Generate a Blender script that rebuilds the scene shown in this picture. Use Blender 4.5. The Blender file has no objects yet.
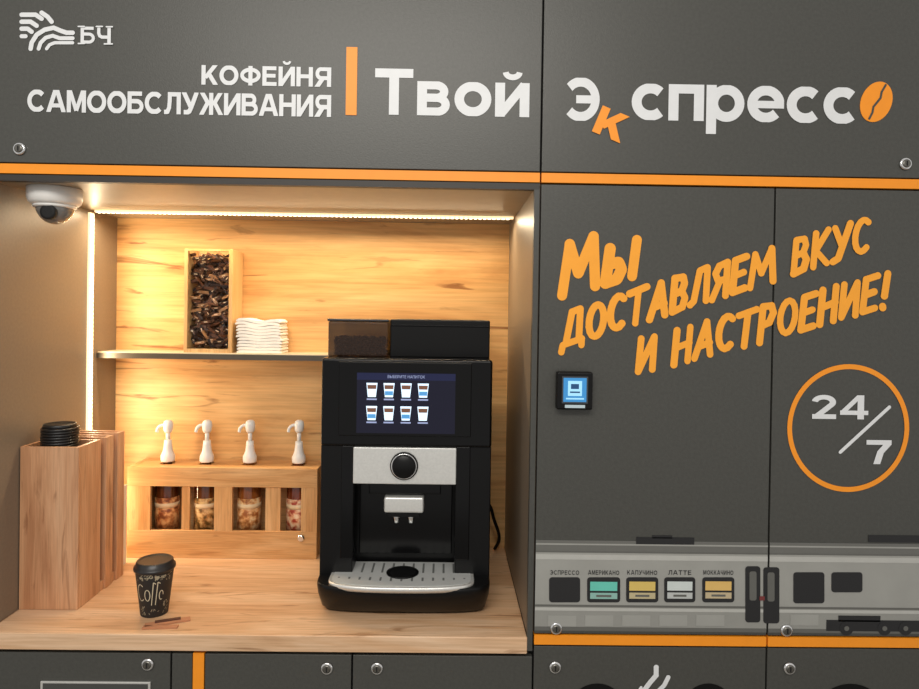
import bpy, bmesh, math, random
from mathutils import Matrix, Vector, Euler
random.seed(4)
scene = bpy.context.scene
scene.view_settings.view_transform = 'Standard'
scene.view_settings.look = 'None'

# ---------------------------------------------------------------- camera
FPX = 664.0; D = 1.35; CAMZ = 1.55
yaw, pitch, roll = math.radians(-0.7), math.radians(-0.5), math.radians(0.85)
cam_d = bpy.data.cameras.new("camera"); cam = bpy.data.objects.new("camera", cam_d)
scene.collection.objects.link(cam)
cam_d.sensor_width = 36; cam_d.lens = FPX/919*36
VPX, VPY = 445.0, 315.0
cam_d.shift_x = (459.5-VPX-FPX*math.tan(-yaw))/919
cam_d.shift_y = -(344.5-VPY-FPX*math.tan(-pitch))/919
CR = Matrix.Rotation(yaw,3,'Z') @ Matrix.Rotation(math.pi/2+pitch,3,'X') @ Matrix.Rotation(roll,3,'Z')
cam.rotation_euler = CR.to_euler(); cam.location = (0,-D,CAMZ)
cam_d.clip_start = 0.05
scene.camera = cam
C0 = Vector((0,-D,CAMZ))
def G(px,py,y=0.0):
    """measured photo position -> real x,z on the vertical plane at depth y"""
    v = CR @ Vector((((px-459.5)/919+cam_d.shift_x)*919/FPX, ((344.5-py)/919+cam_d.shift_y)*919/FPX, -1))
    t = (y-C0.y)/v.y
    p = C0+v*t
    return p.x, p.z

# ---------------------------------------------------------------- materials
def lin(c):
    return tuple(((x/255)/12.92 if x/255<=0.04045 else (((x/255)+0.055)/1.055)**2.4) for x in c)+(1,)
MATS={}
def mat(name,col,rough=0.5,metal=0,emit=None,es=0,noise=0.0,nscale=40,alpha=None,trans=0,bump=0,spec=0.5,coat=0):
    if name in MATS: return MATS[name]
    m=bpy.data.materials.new(name); m.use_nodes=True; nt=m.node_tree; b=nt.nodes['Principled BSDF']
    b.inputs['Base Color'].default_value=lin(col); b.inputs['Roughness'].default_value=rough
    b.inputs['Metallic'].default_value=metal; b.inputs['Specular IOR Level'].default_value=spec
    b.inputs['Coat Weight'].default_value=coat
    if emit: b.inputs['Emission Color'].default_value=lin(emit); b.inputs['Emission Strength'].default_value=es
    if trans: b.inputs['Transmission Weight'].default_value=trans
    if alpha is not None: b.inputs['Alpha'].default_value=alpha
    tc=nt.nodes.new('ShaderNodeTexCoord'); n=nt.nodes.new('ShaderNodeTexNoise')
    n.inputs['Scale'].default_value=nscale; n.inputs['Detail'].default_value=5
    nt.links.new(tc.outputs['Object'],n.inputs['Vector'])
    r=nt.nodes.new('ShaderNodeValToRGB'); c=lin(col)
    k=noise if noise else 0.03
    r.color_ramp.elements[0].position=0.3; r.color_ramp.elements[1].position=0.7
    r.color_ramp.elements[0].color=tuple(x*(1-k) for x in c[:3])+(1,)
    r.color_ramp.elements[1].color=tuple(min(1,x*(1+k)) for x in c[:3])+(1,)
    nt.links.new(n.outputs['Fac'],r.inputs['Fac']); nt.links.new(r.outputs['Color'],b.inputs['Base Color'])
    if bump:
        bp=nt.nodes.new('ShaderNodeBump'); bp.inputs['Strength'].default_value=bump; bp.inputs['Distance'].default_value=0.001
        n2=nt.nodes.new('ShaderNodeTexNoise'); n2.inputs['Scale'].default_value=350
        nt.links.new(tc.outputs['Object'],n2.inputs['Vector'])
        nt.links.new(n2.outputs['Fac'],bp.inputs['Height']); nt.links.new(bp.outputs['Normal'],b.inputs['Normal'])
    MATS[name]=m; return m
def wood(name,dark,mid,light,axis='x',s=1.0,rough=0.45,crack=0.5):
    m=bpy.data.materials.new(name); m.use_nodes=True; nt=m.node_tree; N=nt.nodes; L=nt.links; b=N['Principled BSDF']
    b.inputs['Roughness'].default_value=rough
    tc=N.new('ShaderNodeTexCoord')
    def mp(sc):
        q=N.new('ShaderNodeMapping')
        lo,hi=sc
        q.inputs['Scale'].default_value={'x':(lo,hi,hi),'z':(hi,hi,lo),'y':(hi,lo,hi)}[axis]
        L.new(tc.outputs['Object'],q.inputs['Vector']); return q
    a=mp((1.3*s,11*s)); n1=N.new('ShaderNodeTexNoise'); n1.inputs['Scale'].default_value=1; n1.inputs['Detail'].default_value=6; n1.inputs['Distortion'].default_value=0.9
    n1.inputs['Roughness'].default_value=0.6
    L.new(a.outputs[0],n1.inputs['Vector'])
    r=N.new('ShaderNodeValToRGB'); e=r.color_ramp.elements
    e[0].position=0.32; e[0].color=lin(dark); e[1].position=0.68; e[1].color=lin(light)
    k=e.new(0.47); k.color=lin(mid)
    L.new(n1.outputs['Fac'],r.inputs['Fac'])
    a2=mp((6*s,170*s)); n2=N.new('ShaderNodeTexNoise'); n2.inputs['Scale'].default_value=1; n2.inputs['Detail'].default_value=3
    L.new(a2.outputs[0],n2.inputs['Vector'])
    r2=N.new('ShaderNodeValToRGB'); r2.color_ramp.elements[0].position=0.35; r2.color_ramp.elements[0].color=(.80,.77,.72,1)
    r2.color_ramp.elements[1].position=0.6; r2.color_ramp.elements[1].color=(1,1,1,1)
    L.new(n2.outputs['Fac'],r2.inputs['Fac'])
    mx=N.new('ShaderNodeMixRGB'); mx.blend_type='MULTIPLY'; mx.inputs[0].default_value=0.8
    L.new(r.outputs[0],mx.inputs[1]); L.new(r2.outputs[0],mx.inputs[2])
    a3=mp((3.2*s,26*s)); n3=N.new('ShaderNodeTexNoise'); n3.inputs['Scale'].default_value=1; n3.inputs['Detail'].default_value=4; n3.inputs['Distortion'].default_value=1.5
    L.new(a3.outputs[0],n3.inputs['Vector'])
    r3=N.new('ShaderNodeValToRGB'); r3.color_ramp.elements[0].position=0.30; r3.color_ramp.elements[0].color=(.38,.26,.17,1)
    r3.color_ramp.elements[1].position=0.39; r3.color_ramp.elements[1].color=(1,1,1,1)
    L.new(n3.outputs['Fac'],r3.inputs['Fac'])
    mx2=N.new('ShaderNodeMixRGB'); mx2.blend_type='MULTIPLY'; mx2.inputs[0].default_value=crack
    L.new(mx.outputs[0],mx2.inputs[1]); L.new(r3.outputs[0],mx2.inputs[2])
    L.new(mx2.outputs[0],b.inputs['Base Color'])
    return m
M_face=mat('facade_grey',(70,70,66),0.40,noise=0.10,nscale=160,bump=0.25)
M_dark=mat('seam_black',(14,14,14),0.7)
M_or=mat('orange_print',(250,152,28),0.45)
M_or2=mat('amber_print',(252,168,46),0.45)
M_wh=mat('white_print',(224,226,228),0.45)
M_white=mat('white_plastic',(238,236,232),0.35)
M_blk=mat('black_plastic',(9,9,10),0.35,spec=.25)
M_gloss=mat('black_gloss',(4,4,5),0.15,spec=.25)
M_silver=mat('brushed_steel',(224,224,220),0.35,metal=.6,noise=0.05,nscale=200)
M_chrome=mat('chrome',(225,225,225),0.15,metal=1)
M_side=mat('niche_side_grey',(128,114,98),0.4,noise=0.06,nscale=150)
W_back=wood('oak_back_panel',(200,144,86),(222,172,110),(238,196,136),'x',1.0,crack=0.9)
W_cnt=wood('oak_counter',(202,156,116),(220,178,138),(234,200,166),'x',1.3,rough=0.35,crack=0.6)
W_rack=wood('oak_rack',(196,140,84),(214,162,104),(228,182,128),'x',2.0,crack=0.3)
W_box=wood('oak_holder',(184,130,92),(206,154,114),(220,174,136),'z',1.6,crack=0.5)

# ---------------------------------------------------------------- mesh helpers
def link(o,parent=None):
    scene.collection.objects.link(o)
    if parent is not None:
        o.parent=parent; o.matrix_parent_inverse=Matrix.Translation(-Vector(parent.location))
    return o
def empty(name,loc=(0,0,0)):
    e=bpy.data.objects.new(name,None); e.empty_display_size=0.05; e.location=loc; scene.collection.objects.link(e); return e
def mk(name,bm,m,parent=None,smooth=False):
    me=bpy.data.meshes.new(name); bm.normal_update(); bm.to_mesh(me); bm.free()
    for x in (m if isinstance(m,(list,tuple)) else [m]): me.materials.append(x)
    if smooth:
        for p in me.polygons: p.use_smooth=True
    o=bpy.data.objects.new(name,me); return link(o,parent)
def addbox(bm,x0,x1,y0,y1,z0,z1,mi=0,mtx=None):
    if x0>x1:x0,x1=x1,x0
    if z0>z1:z0,z1=z1,z0
    vs=[bm.verts.new((x,y,z)) for x in (x0,x1) for y in (y0,y1) for z in (z0,z1)]
    fs=[(0,1,3,2),(4,6,7,5),(0,4,5,1),(2,3,7,6),(0,2,6,4),(1,5,7,3)]
    for f in fs:
        ff=bm.faces.new([vs[i] for i in f]); ff.material_index=mi
    if mtx is not None:
        for v in vs: v.co=mtx@v.co
    return vs
def box(name,x0,x1,y0,y1,z0,z1,m,parent=None,bev=0,seg=3):
    bm=bmesh.new(); addbox(bm,x0,x1,y0,y1,z0,z1)
    bmesh.ops.recalc_face_normals(bm,faces=bm.faces)
    if bev: bmesh.ops.bevel(bm,geom=bm.edges[:],offset=bev,segments=seg,affect='EDGES',profile=0.5)
    o=mk(name,bm,m,parent)
    if bev:
        for p in o.data.polygons: p.use_smooth=True
        mod=o.modifiers.new('wn','WEIGHTED_NORMAL'); mod.keep_sharp=False
    return o
def pbox(name,px0,py0,px1,py1,y0,y1,m,parent=None,bev=0):
    cx,cy=(px0+px1)/2,(py0+py1)/2
    return box(name,G(px0,cy,y0)[0],G(px1,cy,y0)[0],y0,y1,G(cx,py1,y0)[1],G(cx,py0,y0)[1],m,parent,bev)
def lathe(bm,prof,c,axis='z',seg=32,mi=0,tilt=None):
    rings=[]
    for r,h in prof:
        ring=[]
        for i in range(seg):
            a=2*math.pi*i/seg; p=Vector((r*math.cos(a),r*math.sin(a),h))
            if axis=='y': p=Vector((p.x,-p.z,p.y))
            if axis=='x': p=Vector((p.z,p.x,p.y))
            if tilt is not None: p=tilt@p
            ring.append(bm.verts.new(p+Vector(c)))
        rings.append(ring)
    for a,b in zip(rings,rings[1:]):
        for i in range(seg):
            f=bm.faces.new((a[i],a[(i+1)%seg],b[(i+1)%seg],b[i])); f.material_index=mi; f.smooth=True
    for rg,fl in ((rings[0],True),(rings[-1],False)):
        f=bm.faces.new(rg[::-1] if fl else rg); f.material_index=mi
def turned(name,prof,c,m,parent=None,axis='z',seg=32):
    bm=bmesh.new(); lathe(bm,prof,c,axis,seg); bmesh.ops.recalc_face_normals(bm,faces=bm.faces)
    return mk(name,bm,m,parent)
def poly(name,pts,y,m,parent,t=0.0006):
    bm=bmesh.new()
    vs=[bm.verts.new((x,y,z)) for x,z in pts]; f=bm.faces.new(vs)
    r=bmesh.ops.extrude_face_region(bm,geom=[f])
    for v in r['geom']:
        if isinstance(v,bmesh.types.BMVert): v.co.y-=t
    bmesh.ops.recalc_face_normals(bm,faces=bm.faces)
    return mk(name,bm,m,parent)
def strokes(name,paths,y,m,parent,w,rnd=0):
    """flat painted strokes; paths=list of [(x,z)...]; w width or per-path list"""
    bm=bmesh.new(); k=0
    for pi,p in enumerate(paths):
        ww=w[pi] if isinstance(w,list) else w
        for i in range(len(p)):
            x,z=p[i]; yy=y-k*5e-6; k+=1
            r=ww/2*(1+random.uniform(-rnd,rnd))
            bm.faces.new([bm.verts.new((x+r*math.cos(a),yy,z+r*math.sin(a))) for a in [2*math.pi*j/16 for j in range(16)]])
            if i<len(p)-1:
                x2,z2=p[i+1]; d=Vector((x2-x,z2-z)); 
                if d.length<1e-6: continue
                d.normalize(); n=Vector((-d.y,d.x))*ww/2; yy=y-k*5e-6; k+=1
                bm.faces.new([bm.verts.new((a,yy,b)) for a,b in ((x-n.x,z-n.y),(x2-n.x,z2-n.y),(x2+n.x,z2+n.y),(x+n.x,z+n.y))])
    bm.normal_update()
    for f in bm.faces:
        if f.normal.y>0: f.normal_flip()
    return mk(name,bm,m,parent)
def arc(cx,cy,rx,ry,a0,a1,n=12): return [(cx+rx*math.cos(math.radians(a0+(a1-a0)*i/n)),cy+ry*math.sin(math.radians(a0+(a1-a0)*i/n))) for i in range(n+1)]
# --- bold grotesque glyphs drawn as mitred ribbons (width, zmin, zmax, strokes[(pts, weight)])
h_=.095; a_=h_; b_=1-h_
def V(x,z0=0,z1=1): return ([(x,z0),(x,z1)],1)
SG={
'К':(.86,0,1,[V(a_),([(.20,.36),(.82,1.12)],.95),([(.36,.60),(.82,-.10)],1)]),
'О':(1.0,0,1,[(arc(.5,.5,.405,.405,0,360,36),1)]),
'Ф':(1.1,0,1,[(arc(.55,.52,.455,.29,0,360,36),.9),V(.55)]),
'Е':(.76,0,1,[V(a_),([(.05,b_),(.74,b_)],.9),([(.05,.52),(.70,.52)],.85),([(.05,h_),(.76,h_)],.9)]),
'И':(.86,0,1,[V(a_),V(.86-a_),([(.12,.06),(.74,.94)],.95)]),
'Й':(.86,0,1.34,[V(a_),V(.86-a_),([(.12,.06),(.74,.94)],.95),(arc(.43,1.28,.17,.13,180,360,10),.55)]),
'Н':(.86,0,1,[V(a_),V(.86-a_),([(.1,.52),(.76,.52)],.9)]),
'Я':(.88,0,1,[V(.88-a_),([(.80,b_)]+arc(.34,.675,.20,.23,90,270,12)+[(.80,.445)],.9),([(.46,.46),(.06,-.10)],1.05)]),
'С':(.94,0,1,[(arc(.5,.5,.405,.405,42,318,30),1)]),
'А':(1.0,0,1,[([(.06,-.08),(.49,1.08)],1),([(.51,1.08),(.94,-.08)],1),([(.2,.30),(.8,.30)],.8)]),
'М':(1.0,0,1,[V(a_),V(1-a_),([(.13,1.04),(.5,.08)],.9),([(.87,1.04),(.5,.08)],.9)]),
'Б':(.84,0,1,[V(a_),([(.05,b_),(.76,b_)],.9),([(.05,.56)]+arc(.48,.325,.265,.235,90,-90,12)+[(.05,.09)],.9)]),
'Л':(.88,0,1,[V(.88-a_),([(.80,b_),(.24,b_)],.9),([(.30,1),(.30,.62),(.27,.3),(.19,.12),(.08,.09),(0,.09)],.95)]),
'У':(.86,0,1,[([(.04,1.1),(.47,.33)],1),([(.82,1.1),(.50,.34),(.40,.15),(.28,.09),(.09,.09)],1)]),
'Ж':(1.24,0,1,[V(.62),([(.06,1.1),(.46,.52)],.95),([(1.18,1.1),(.78,.52)],.95),([(.03,-.1),(.44,.56)],.95),([(1.21,-.1),(.80,.56)],.95),([(.40,.52),(.84,.52)],.7)]),
'В':(.86,0,1,[V(a_),([(.05,b_)]+arc(.48,.712,.2,.193,90,-90,12)+[(.05,.52)],.88),([(.05,.52)]+arc(.50,.303,.265,.215,90,-90,12)+[(.05,.088)],.9)]),
'Т':(.82,0,1,[V(.41),([(0,b_),(.82,b_)],.95)]),
'Р':(.80,0,1,[V(a_),([(.05,b_)]+arc(.44,.66,.24,.245,90,-90,12)+[(.05,.415)],.9)]),
'П':(.86,0,1,[V(a_),V(.86-a_),([(.05,b_),(.8,b_)],.9)]),
'Э':(.92,0,1,[(arc(.42,.5,.405,.405,-138,138,30),1),([(.30,.5),(.80,.5)],.85)]),
'Ч':(.80,0,1,[V(.80-a_),([(a_,1),(a_,.62),(.15,.47),(.28,.40),(.72,.40)],.95)]),
'в':(.70,0,.74,[V(a_,0,.74),([(.05,.655)]+arc(.40,.52,.17,.135,90,-90,12)+[(.05,.385)],.85),([(.05,.385)]+arc(.42,.234,.185,.15,90,-90,12)+[(.05,.084)],.85)]),
'о':(.78,0,.74,[(arc(.39,.37,.295,.278,0,360,32),.98)]),
'й':(.72,0,1.04,[V(a_,0,.74),V(.72-a_,0,.74),([(.10,.04),(.62,.70)],.9),(arc(.36,.97,.15,.11,180,360,10),.6)]),
'с':(.70,0,.74,[(arc(.385,.37,.29,.278,46,314,26),.98)]),
'п':(.72,0,.74,[V(a_,0,.74),V(.72-a_,0,.74),([(.05,.65),(.67,.65)],.92)]),
'р':(.78,-.26,.74,[V(a_,-.26,.74),(arc(.41,.37,.275,.278,0,360,32),.95)]),
'е':(.76,0,.74,[(arc(.385,.37,.29,.278,8,318,28),.95),([(.12,.36),(.765,.36)],.72)]),
'к':(.70,0,.74,[V(a_,0,.74),([(.16,.24),(.66,.86)],.9),([(.30,.46),(.66,-.10)],1)]),
'2':(.78,0,1,[(arc(.38,.70,.275,.205,175,-30,16)+[(.40,.36),(.16,.10)],.95),([(.03,h_),(.76,h_)],1)]),
'4':(.86,0,1,[V(.63),([(.63,1.02),(.06,.26)],.8),([(0,.27),(.86,.27)],.9)]),
'7':(.74,0,1,[([(0,b_),(.74,b_)],1),([(.66,.88),(.42,.5),(.30,-.06)],1)]),
}
def sign(name,body,px0,px1,pytop,pybase,m,parent,y=-0.0012,rot=0,gap=.13,wt=.19):
    cx=(px0+px1)/2; cy=(pytop+pybase)/2
    X0,X1=G(px0,cy)[0],G(px1,cy)[0]; Z0,Z1=G(cx,pybase)[1],G(cx,pytop)[1]
    tot=sum(SG[c][0] for c in body)+gap*(len(body)-1)
    allbm=bmesh.new(); u=0; k=0
    for c in body:
        W,zl,zh,ss=SG[c]; bm=bmesh.new()
        for pts,ww in ss:
            w=wt*ww/2; n=len(pts); closed=(abs(pts[0][0]-pts[-1][0])<1e-5 and abs(pts[0][1]-pts[-1][1])<1e-5)
            L=[];R=[]
            for i in range(n):
                p=Vector(pts[i])
                pa=Vector(pts[i-1]) if i>0 else (Vector(pts[-2]) if closed else None)
                pb=Vector(pts[i+1]) if i<n-1 else (Vector(pts[1]) if closed else None)
                d1=(p-pa).normalized() if pa is not None else (pb-p).normalized()
                d2=(pb-p).normalized() if pb is not None else d1
                t=(d1+d2); t=t.normalized() if t.length>1e-5 else d1
                nn=Vector((-t.y,t.x)); cs=max(.5,nn.dot(Vector((-d1.y,d1.x))))
                L.append(p+nn*w/cs); R.append(p-nn*w/cs)
            yy=-k*1.2e-5; k+=1
            lv=[bm.verts.new((q.x,yy,q.y)) for q in L]; rv=[bm.verts.new((q.x,yy,q.y)) for q in R]
            for i in range(n-1): bm.faces.new((rv[i],rv[i+1],lv[i+1],lv[i]))
        e_=max(0,(wt-.19)/2)
        for co,no in (((0,0,zh),(0,0,1)),((0,0,zl),(0,0,-1)),((W+e_,0,0),(1,0,0)),((-e_,0,0),(-1,0,0))):
            bmesh.ops.bisect_plane(bm,geom=bm.verts[:]+bm.edges[:]+bm.faces[:],plane_co=co,plane_no=no,clear_outer=True)
        idx={}
        for v in bm.verts: idx[v]=allbm.verts.new((v.co.x+u,v.co.y,v.co.z))
        for f in bm.faces:
            try: allbm.faces.new([idx[v] for v in f.verts])
            except ValueError: pass
        bm.free(); u+=W+gap
    pc=Vector(((X0+X1)/2,0,(Z0+Z1)/2)); cr,sr=math.cos(rot),math.sin(rot)
    for v in allbm.verts:
        x=X0+v.co.x/tot*(X1-X0); z=Z0+v.co.z*(Z1-Z0)
        dx,dz=x-pc.x,z-pc.z
        v.co=Vector((pc.x+dx*cr-dz*sr,y+v.co.y,pc.z+dx*sr+dz*cr))
    allbm.normal_update()
    for f in allbm.faces:
        if f.normal.y>0: f.normal_flip()
    return mk(name,allbm,m,parent)
def text(name,body,px0,py0,px1,py1,m,parent,y=-0.0012,depth=0.0):
    """tiny print : regular font"""
    cu=bpy.data.curves.new(name,'FONT'); cu.body=body; cu.size=1; cu.resolution_u=3
    to=bpy.data.objects.new(name+'_tmp',cu); scene.collection.objects.link(to)
    bpy.context.view_layer.update()
    me=bpy.data.meshes.new_from_object(to.evaluated_get(bpy.context.evaluated_depsgraph_get()))
    bpy.data.objects.remove(to); bpy.data.curves.remove(cu)
    xs=[v.co.x for v in me.vertices]; ys=[v.co.y for v in me.vertices]
    cx,cy=(px0+px1)/2,(py0+py1)/2
    X0,X1=G(px0,cy,depth)[0],G(px1,cy,depth)[0]; Z0,Z1=G(cx,py1,depth)[1],G(cx,py0,depth)[1]
    a,b,c,e=min(xs),max(xs),min(ys),max(ys)
    for v in me.vertices:
        v.co=Vector((X0+(v.co.x-a)/(b-a)*(X1-X0), depth+y, Z0+(v.co.y-c)/(e-c)*(Z1-Z0)))
    me.materials.clear(); me.materials.append(m)
    return link(bpy.data.objects.new(name,me),parent)
def tube(name,pts,r,m,parent=None,cyc=False):
    cu=bpy.data.curves.new(name,'CURVE'); cu.dimensions='3D'; cu.bevel_depth=r; cu.bevel_resolution=4; cu.use_fill_caps=True
    s=cu.splines.new('BEZIER'); s.bezier_points.add(len(pts)-1)
    for b,p in zip(s.bezier_points,pts):
        b.co=p; b.handle_left_type=b.handle_right_type='AUTO'
    o=bpy.data.objects.new(name,cu); scene.collection.objects.link(o); bpy.context.view_layer.update()
    me=bpy.data.meshes.new_from_object(o.evaluated_get(bpy.context.evaluated_depsgraph_get())); bpy.data.objects.remove(o)
    me.materials.clear(); me.materials.append(m)
    for p in me.polygons: p.use_smooth=True
    return link(bpy.data.objects.new(name,me),parent)

# ---------------------------------------------------------------- key dimensions
XL=G(-12,400)[0]; XR=G(531,400)[0]; XS1=G(538,344)[0]; XS2=G(771.5,400)[0]
XA=G(-90,344)[0]; XB=G(990,344)[0]
ZT=G(460,-70)[1]
ZN=G(270,185)[1]; ZC=G(270,634)[1]; YB=0.52
PT=0.018; gp=0.0018
ZST=G(460,171)[1]; ZSB=G(460,181)[1]
ZOT=G(728,636)[1]; ZOB=G(728,646)[1]

# ---------------------------------------------------------------- kiosk cabinet
kc=empty('kiosk_cabinet',(0,0.25,0))
def panel(n,x0,x1,z0,z1,m=M_face): return box(n,x0+gp,x1-gp,0,PT,z0+gp,z1-gp,m,kc,0.0012,2)
panel('fascia_left',XA,XS1,ZST,ZT); panel('fascia_right',XS1,XB,ZST,ZT)
box('strip_upper_left',XA,XS1-gp,-0.001,PT,ZSB,ZST-0.001,M_or,kc)
box('strip_upper_right',XS1+gp,XB,-0.001,PT,ZSB,ZST-0.001,M_or,kc)
panel('door_panel_1',XS1,XS2,ZOT,ZSB-0.002); panel('door_panel_2',XS2,XB,ZOT,ZSB-0.002)
box('strip_lower_a',XS1+gp,XS2-gp,-0.001,PT,ZOB,ZOT-0.001,M_or,kc)
box('strip_lower_b',XS2+gp,XB,-0.001,PT,ZOB,ZOT-0.001,M_or,kc)
panel('lower_panel_1',XS1,XS2,0.08,ZOB-0.002); panel('lower_panel_2',XS2,XB,0.08,ZOB-0.002)
ZCB=ZC-0.034
M_frame=mat('frame_dark',(50,46,42),0.5,noise=0.05)
box('niche_lintel',XA,XS1-gp,0.001,PT,ZN,ZSB-0.002,M_frame,kc)
box('niche_jamb_right',XR,XS1-gp,0.0,PT,ZC-0.03,ZN,M_face,kc)
box('niche_jamb_left',XA,XL,0.0,PT,ZC,ZN,M_face,kc)
xo0,xo1=G(193,670)[0],G(204,670)[0]; xm=G(352,670)[0]; x170=G(171,670)[0]
panel('lower_door_a',XA,x170,0.08,ZCB-0.006); panel('lower_door_a2',x170,xo0,0.08,ZCB-0.006)
box('strip_vertical',xo0,xo1,-0.001,PT,0.08,ZCB-0.006,M_or,kc)
panel('lower_door_b',xo1,xm,0.08,ZCB-0.006); panel('lower_door_c',xm,XS1,0.08,ZCB-0.006)
box('carcass_upper',XA,XB,PT+0.001,YB+0.05,ZN+0.018,ZT,M_dark,kc)
box('carcass_right',XR+0.02,XB,PT+0.001,YB+0.05,0.08,ZN+0.017,M_dark,kc)
box('carcass_lower',XA,XR+0.019,PT+0.001,YB+0.05,0.08,ZCB-0.001,M_dark,kc)
box('plinth',XA+0.01,XB-0.01,0.04,YB+0.04,0.0,0.08,M_dark,kc)
M_ceil=mat('niche_top_panel',(150,134,112),0.4,noise=0.05)
box('niche_side_left',XL-0.018,XL,PT,YB,ZC,ZN+0.017,M_side,kc)
box('niche_side_right',XR,XR+0.018,PT,YB,ZC,ZN+0.017,M_side,kc)
box('niche_top',XL,XR,PT,YB,ZN,ZN+0.017,M_ceil,kc)
box('niche_back',XL-0.018,XR+0.018,YB,YB+0.018,ZC-0.03,ZN+0.017,W_back,kc)
box('counter',XL+0.0005,XR-0.0005,-0.006,YB-0.0005,ZCB,ZC,W_cnt,None,0.0025)
box('counter_end_trim',XA,XL-0.0005,0.0,0.35,ZCB,ZC-0.001,W_cnt,kc)

lp=empty('lower_label_frame',(G(95,686)[0],0,G(95,686)[1]))
pbox('frame',40,682,150,720,-0.004,0,M_silver,lp,0.001)
pbox('sheet',42.5,684,147.5,716,-0.005,-0.004,mat('label_sheet',(70,70,68),0.5),lp)

# ---------------------------------------------------------------- locks
def lock(px,py):
    x,z=G(px,py); e=empty('cabinet_lock',(x,0,z))
    turned('bezel',[(0.0125,0.0003),(0.0125,0.003),(0.0105,0.005),(0.0085,0.005)],(x,0,z),M_chrome,e,'y')
    turned('cylinder',[(0.0085,0.0003),(0.0085,0.0055),(0.006,0.007)],(x,0,z),mat('lock_steel',(120,118,112),0.35,metal=1),e,'y')
    box('keyway',x-0.0012,x+0.0012,-0.0078,-0.0069,z-0.005,z+0.005,M_dark,e)
for p in [(20,149),(905,164),(556,628),(786,630),(555,667),(789,668),(148,664),(327,668),(377,668)]: lock(*p)

# ---------------------------------------------------------------- fascia sign
K=D/FPX
sg=empty('fascia_sign_lettering',(G(460,95)[0],0,G(460,95)[1]))
sign('coffee_house','КОФЕЙНЯ',202,331,66.5,86,M_wh,sg,gap=.12,wt=.225)
sign('self_service','САМООБСЛУЖИВАНИЯ',28,331,92.5,114.5,M_wh,sg,gap=.09,wt=.225)
pbox('divider_bar',346,47,357,115,-0.0015,-0.0003,M_or,sg)
sign('your','Твой',375,529,70,116,M_wh,sg,gap=.10,wt=.21)
sign('e_letter','Э',565,599,78,121,M_wh,sg,wt=.22)
sign('k_letter','к',598,628,101,139,M_or,sg,y=-0.0022,rot=math.radians(-22),wt=.2)
sign('spress','спресс',632,857,73,122,M_wh,sg,gap=.07,wt=.21)
bn=empty('coffee_bean_logo',(G(876,103)[0],0,G(876,103)[1]))
bx,bz=G(876,102)
def ell(cx,cz,a,b,ang,n=40): 
    return [(cx+a*math.cos(t)*math.cos(ang)-b*math.sin(t)*math.sin(ang),cz+a*math.cos(t)*math.sin(ang)+b*math.sin(t)*math.cos(ang)) for t in [2*math.pi*i/n for i in range(n)]]
poly('bean',ell(bx,bz,21*K,15.5*K,math.radians(68)),-0.0003,M_or,bn,0.001)
strokes('bean_crease',[[(bx+dx*K,bz+dz*K) for dx,dz in [(9,17),(5,10),(4,4),(1,0),(-3,-5),(-4,-11),(-7,-17)]]],-0.0018,M_face,bn,2.2*K)

# railway logo
lg=empty('railway_logo',(G(50,32)[0],0,G(50,32)[1]))
def PP(l,y=0): return [G(a,b,y) for a,b in l]
strokes('rails',[PP([(22,15),(36,15),(42,19)]),PP([(22,22),(31,22),(37,26)]),PP([(22,29),(28,29),(32,32)]),PP([(42,13),(48,17),(52,22)])],-0.0012,M_wh,lg,4.4*K)
strokes('curves',[PP([(31,49),(32,43),(37,35),(45,30),(54,28),(61,31),(67,33),(73,33)]),PP([(39,49),(41,43),(46,38),(53,36),(60,38.5),(73,38.5)]),PP([(47,49),(50,45),(55,43),(73,43)]),PP([(22,36.5),(26,36.5)])],-0.0012,M_wh,lg,[4.4*K,3.8*K,3.2*K,4*K])
sign('monogram','БЧ',81,111,27,44,M_wh,lg,wt=.2)
strokes('monogram_serifs',[PP([(79,44),(85,44)]),PP([(79,27),(85,27)]),PP([(105,44.4),(113,44.4)]),PP([(97,27),(103,27)]),PP([(107,27.3),(113,27.3)])],-0.0026,M_wh,lg,1.4*K)

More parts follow.
